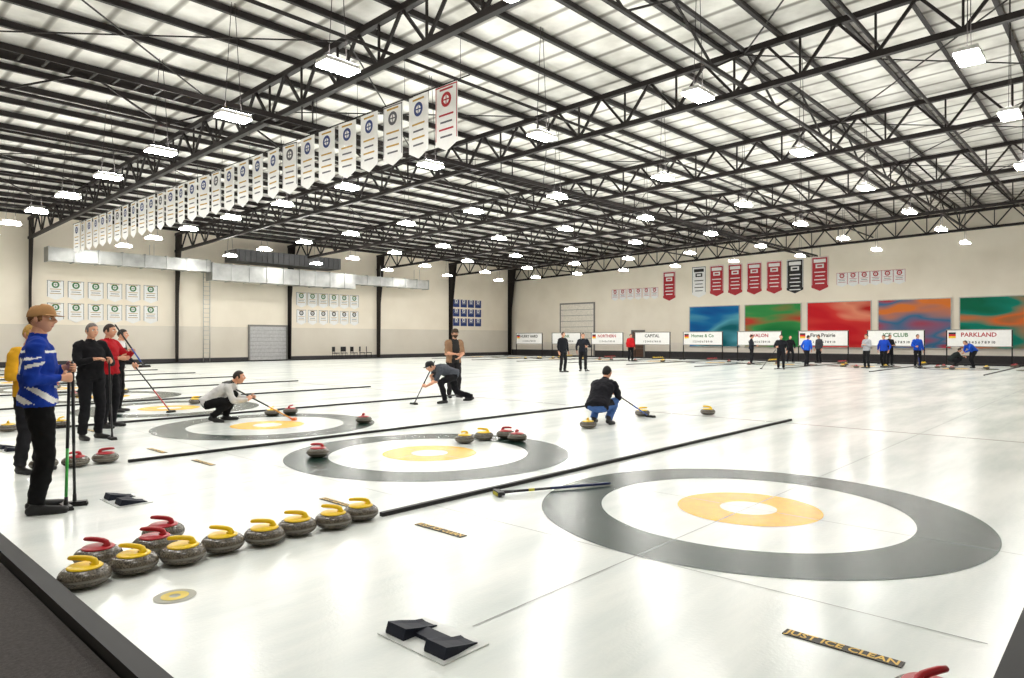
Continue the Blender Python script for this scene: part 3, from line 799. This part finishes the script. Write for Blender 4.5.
mb = MB(); mb.tube([(10.1, 10.5, 7.13), (10.1, 38.6, 7.13)], [.015, .015], 6)
for i in range(15):
    yy_ = 10.8 + i * 1.91; mb.tube([(10.1, yy_, 7.13), (10.1, yy_, zch(yy_))], [.006, .006], 5)
mb.obj('banner_rail', [STEEL])

RZ = (0, 0, math.radians(90))
wg = banner_mesh(.86, 1.15, 0, 6, 2, both=False, lines=3, frame=4); wb = banner_mesh(.8, .72, 1, 0, 0, tail='flat', lines=2, both=False); wk = banner_mesh(.80, 1.15, 0, 5, 2, both=False, lines=3, frame=4)
for r in range(2):
    for c in range(6):
        link('club_banner', wg, (11.4 + 1.05 * c, YW - .03, 4.95 - 1.32 * r), RZ)
        link('club_banner', wk if r else wg, (27.4 + .95 * c, YW - .03, 5.05 - 1.32 * r), RZ)
for r in range(3):
    for c in range(4): link('sponsor_banner', wb, (43.4 + .95 * c, YW - .03, 5.2 - .88 * r), RZ)
rw = banner_mesh(1.15, 2.45, 3, 0, 0, frame=0, crest_shape='bar', lines=4, both=False)
kw = banner_mesh(1.2, 2.5, 0, 5, 5, frame=5, crest_shape='bar', lines=4, both=False)
kb = banner_mesh(1.2, 2.5, 5, 0, 0, frame=0, crest_shape='bar', lines=5, both=False)
sw = banner_mesh(.72, 1.0, 0, 3, 3, lines=3, both=False, frame=3)
FX = XW - .03
for i, m_ in enumerate((kw, rw, rw, rw, rw, kb)): link('championship_banner', m_, (FX, 26.3 - 1.53 * i, 7.35))
link('championship_banner', rw, (FX, 29.0, 7.15)); link('championship_banner', rw, (FX, 16.9, 7.4))
for i in range(6): link('club_banner', sw, (FX, 34.4 - .8 * i, 5.9)); link('club_banner', sw, (FX, 15.4 - .72 * i, 6.15))
# murals
MC = [((10, 80, 150), (20, 110, 170), (90, 170, 190), (10, 100, 110)), ((20, 120, 60), (60, 150, 80), (200, 60, 50), (30, 120, 70)), ((206, 30, 40), (220, 60, 56), (236, 150, 120), (190, 40, 36)),
      ((226, 90, 30), (206, 50, 40), (60, 120, 160), (230, 130, 60)), ((10, 110, 80), (20, 140, 120), (230, 120, 60), (10, 110, 90)), ((30, 90, 170), (60, 120, 190), (206, 50, 40), (20, 110, 90))]
for i in range(6):
    yc = 25.0 - 4.68 * i
    mb = MB(); mb.box((0, 0, 0), (.05, 4.2, 3.2), 0)
    for s in (-1, 1): mb.box((-.01, s * 2.12, 0), (.07, .06, 3.28), 1); mb.box((-.01, 0, s * 1.62), (.07, 4.3, .06), 1)
    mb.obj('wall_mural', [mural_mat(MC[i], i), mat('mural_frame', (200, 196, 188), .6)], (XW - .04, yc, 2.5))
# scoreboards
def flag(mb, y, z, w, h):
    for k, mi in enumerate((3, 4, 5)): mb.box((-.035, y, z + h / 3 - k * h / 3), (.01, w, h / 3), mi)
SBM = [WHITE, mat('board_frame', (150, 146, 140), .5), GRT, BKB, mat('flag_red', (206, 30, 36), .6), mat('flag_gold', (240, 200, 40), .6), STEEL, BRD, GRNB]
names = ['FARM SUPPLY', 'PARKLAND', 'ICE CLUB', 'First Prairie', 'AVALON', 'Homes & Co', 'CAPITAL', 'NORTHERN', 'RINK', 'HURRY HARD']
for k, Y in enumerate(SH):
    mb = MB(); mb.box((0, 0, 1.55), (.05, 3.1, .95), 0)
    mb.box((-.02, 0, 2.04), (.08, 3.2, .05), 1); mb.box((-.02, 0, 1.06), (.08, 3.2, .05), 1)
    for s in (-1, 1): mb.box((0, s * 1.58, 1.0), (.06, .06, 2.08), 6); mb.box((0, s * 1.58, -.015), (.5, .08, .05), 6)
    vs, fs = text_geo(names[k], .34)
    mb.add([V((-.034, -v.x, 1.74 + v.y)) for v in vs], fs, (3, 7, 8)[k % 3])
    vs, fs = text_geo('1 2 3 4 5 6 7 8 9 10', .2)
    mb.add([V((-.034, -v.x, 1.30 + v.y)) for v in vs], fs, 3)
    if k % 2: flag(mb, 1.3, 1.72, .36, .34)
    mb.obj('scoreboard', SBM, (47.4, Y, 0))
mb = MB(); mb.box((XW - .03, 20, FZ + .25), (.06, 53.8, .5)); mb.obj('baseboard_far', [mat('kickboard', (58, 56, 58), .7)])
mb = MB(); mb.box((22, YW - .03, FZ + .12), (57.8, .06, .25)); mb.obj('baseboard_left', [mat('kickboard', (58, 56, 58), .7)])
# doors
def rolldoor(name, size, m):
    w, h_ = size; mb = MB(); n = 9
    for i in range(n): mb.box((0, .0, h_ * (i + .5) / n), (w, .05 , h_ / n * .93), 0)
    mb.box((0, .02, h_ / 2), (w, .03, h_), 1)
    for s in (-1, 1): mb.box((s * (w / 2 + .06), -.01, h_ / 2), (.12, .1, h_ + .1), 1)
    mb.box((0, -.01, h_ + .06), (w + .24, .1, .12), 1)
    return mb.mesh(name, m)
DM = [mat('door_grey', (190, 190, 190), .5), mat('door_trim', (130, 128, 124), .5)]
link('door_1', rolldoor('door_1', (2.8, 2.45), DM), (24.7, YW - .06, FZ))
link('door_2', rolldoor('door_2', (3.8, 4.8), [mat('door_cream', (236, 230, 218), .5), DM[1]]), (XW - .06, 38.6, FZ), (0, 0, math.radians(-90)))
link('door_3', rolldoor('door_3', (1.1, 2.2), [mat('door_brown', (96, 70, 56), .5), DM[1]]), (XW - .06, 32.0, FZ), (0, 0, math.radians(-90)))
mb = MB()
for dx in (-.22, .22): mb.tube([(dx, 0, 0), (dx, 0, 6)], [.025, .025], 6)
for i in range(19): mb.tube([(-.22, 0, .3 * i + .3), (.22, 0, .3 * i + .3)], [.015, .015], 6)
mb.obj('wall_ladder', [mat('galvanised', (190, 192, 190), .4, .6)], (20.1, YW - .35, FZ))
# ducts
GALV = mat('galvanised_duct', (176, 178, 176), .35, .75, var=.25, scale=1.5)
mb = MB()
def duct(x0, x1, y, z, w, h_):
    mb.box(((x0 + x1) / 2, y, z), (x1 - x0, w, h_)); x = x0
    while x <= x1 + .01: mb.box((x, y, z), (.06, w + .09, h_ + .09)); x += 1.25
duct(10.5, 19.5, 45.0, 6.25, .8, .75); duct(19.5, 30.5, 44.8, 5.9, .9, 1.1); duct(30.5, 38, 45.0, 6.1, .8, .7)
for x in (12, 16, 33, 37):
    mb.beam((x, 45.3, 6.2), (x, 45.3, zch(45)), .02, .02); mb.beam((x, 44.6, 6.2), (x, 44.6, zch(45)), .02, .02)
mb.obj('ventilation_duct', [GALV])
mb = MB(); mb.box((25, 45, 7.1), (8, 1.8, .8))
for i in range(20): mb.box((21.2 + .4 * i, 44.08, 7.1), (.08, .06, .78))
mb.obj('air_handling_unit', [mat('unit_grey', (80, 80, 82), .5)])
def chair(x, y, rot):
    mb = MB(); mb.box((0, 0, .45), (.42, .42, .05), 0); mb.box((-.2, 0, .75), (.04, .42, .38), 0)
    for a in (-1, 1):
        for b in (-1, 1): mb.tube([(a * .19, b * .19, 0), (a * .18, b * .18, .45)], [.014, .014], 6, 1)
        mb.tube([(-.19, a * .18, .45), (-.2, a * .18, .9)], [.014, .014], 6, 1)
    mb.obj('folding_chair', [RUBBER, STEEL], (x, y, FZ), (0, 0, rot))
for i in range(5): chair(29.6 + .75 * i, 45.6 + random.uniform(-.2, .2), random.uniform(-2, 0))

# ------------------------------------------------------------------ world + camera
w = bpy.data.worlds.new('world'); scene.world = w; w.use_nodes = True
w.node_tree.nodes['Background'].inputs[0].default_value = (.8, .85, .9, 1); w.node_tree.nodes['Background'].inputs[1].default_value = .3
cam = bpy.data.cameras.new('camera'); cam.lens = 24.01; cam.sensor_width = 36; cam.clip_end = 300; cam.clip_start = .05
co = bpy.data.objects.new('camera', cam); co.location = (0, 0, 1.5); co.rotation_euler = (math.radians(90), 0, math.radians(-47.4))
scene.collection.objects.link(co); scene.camera = co
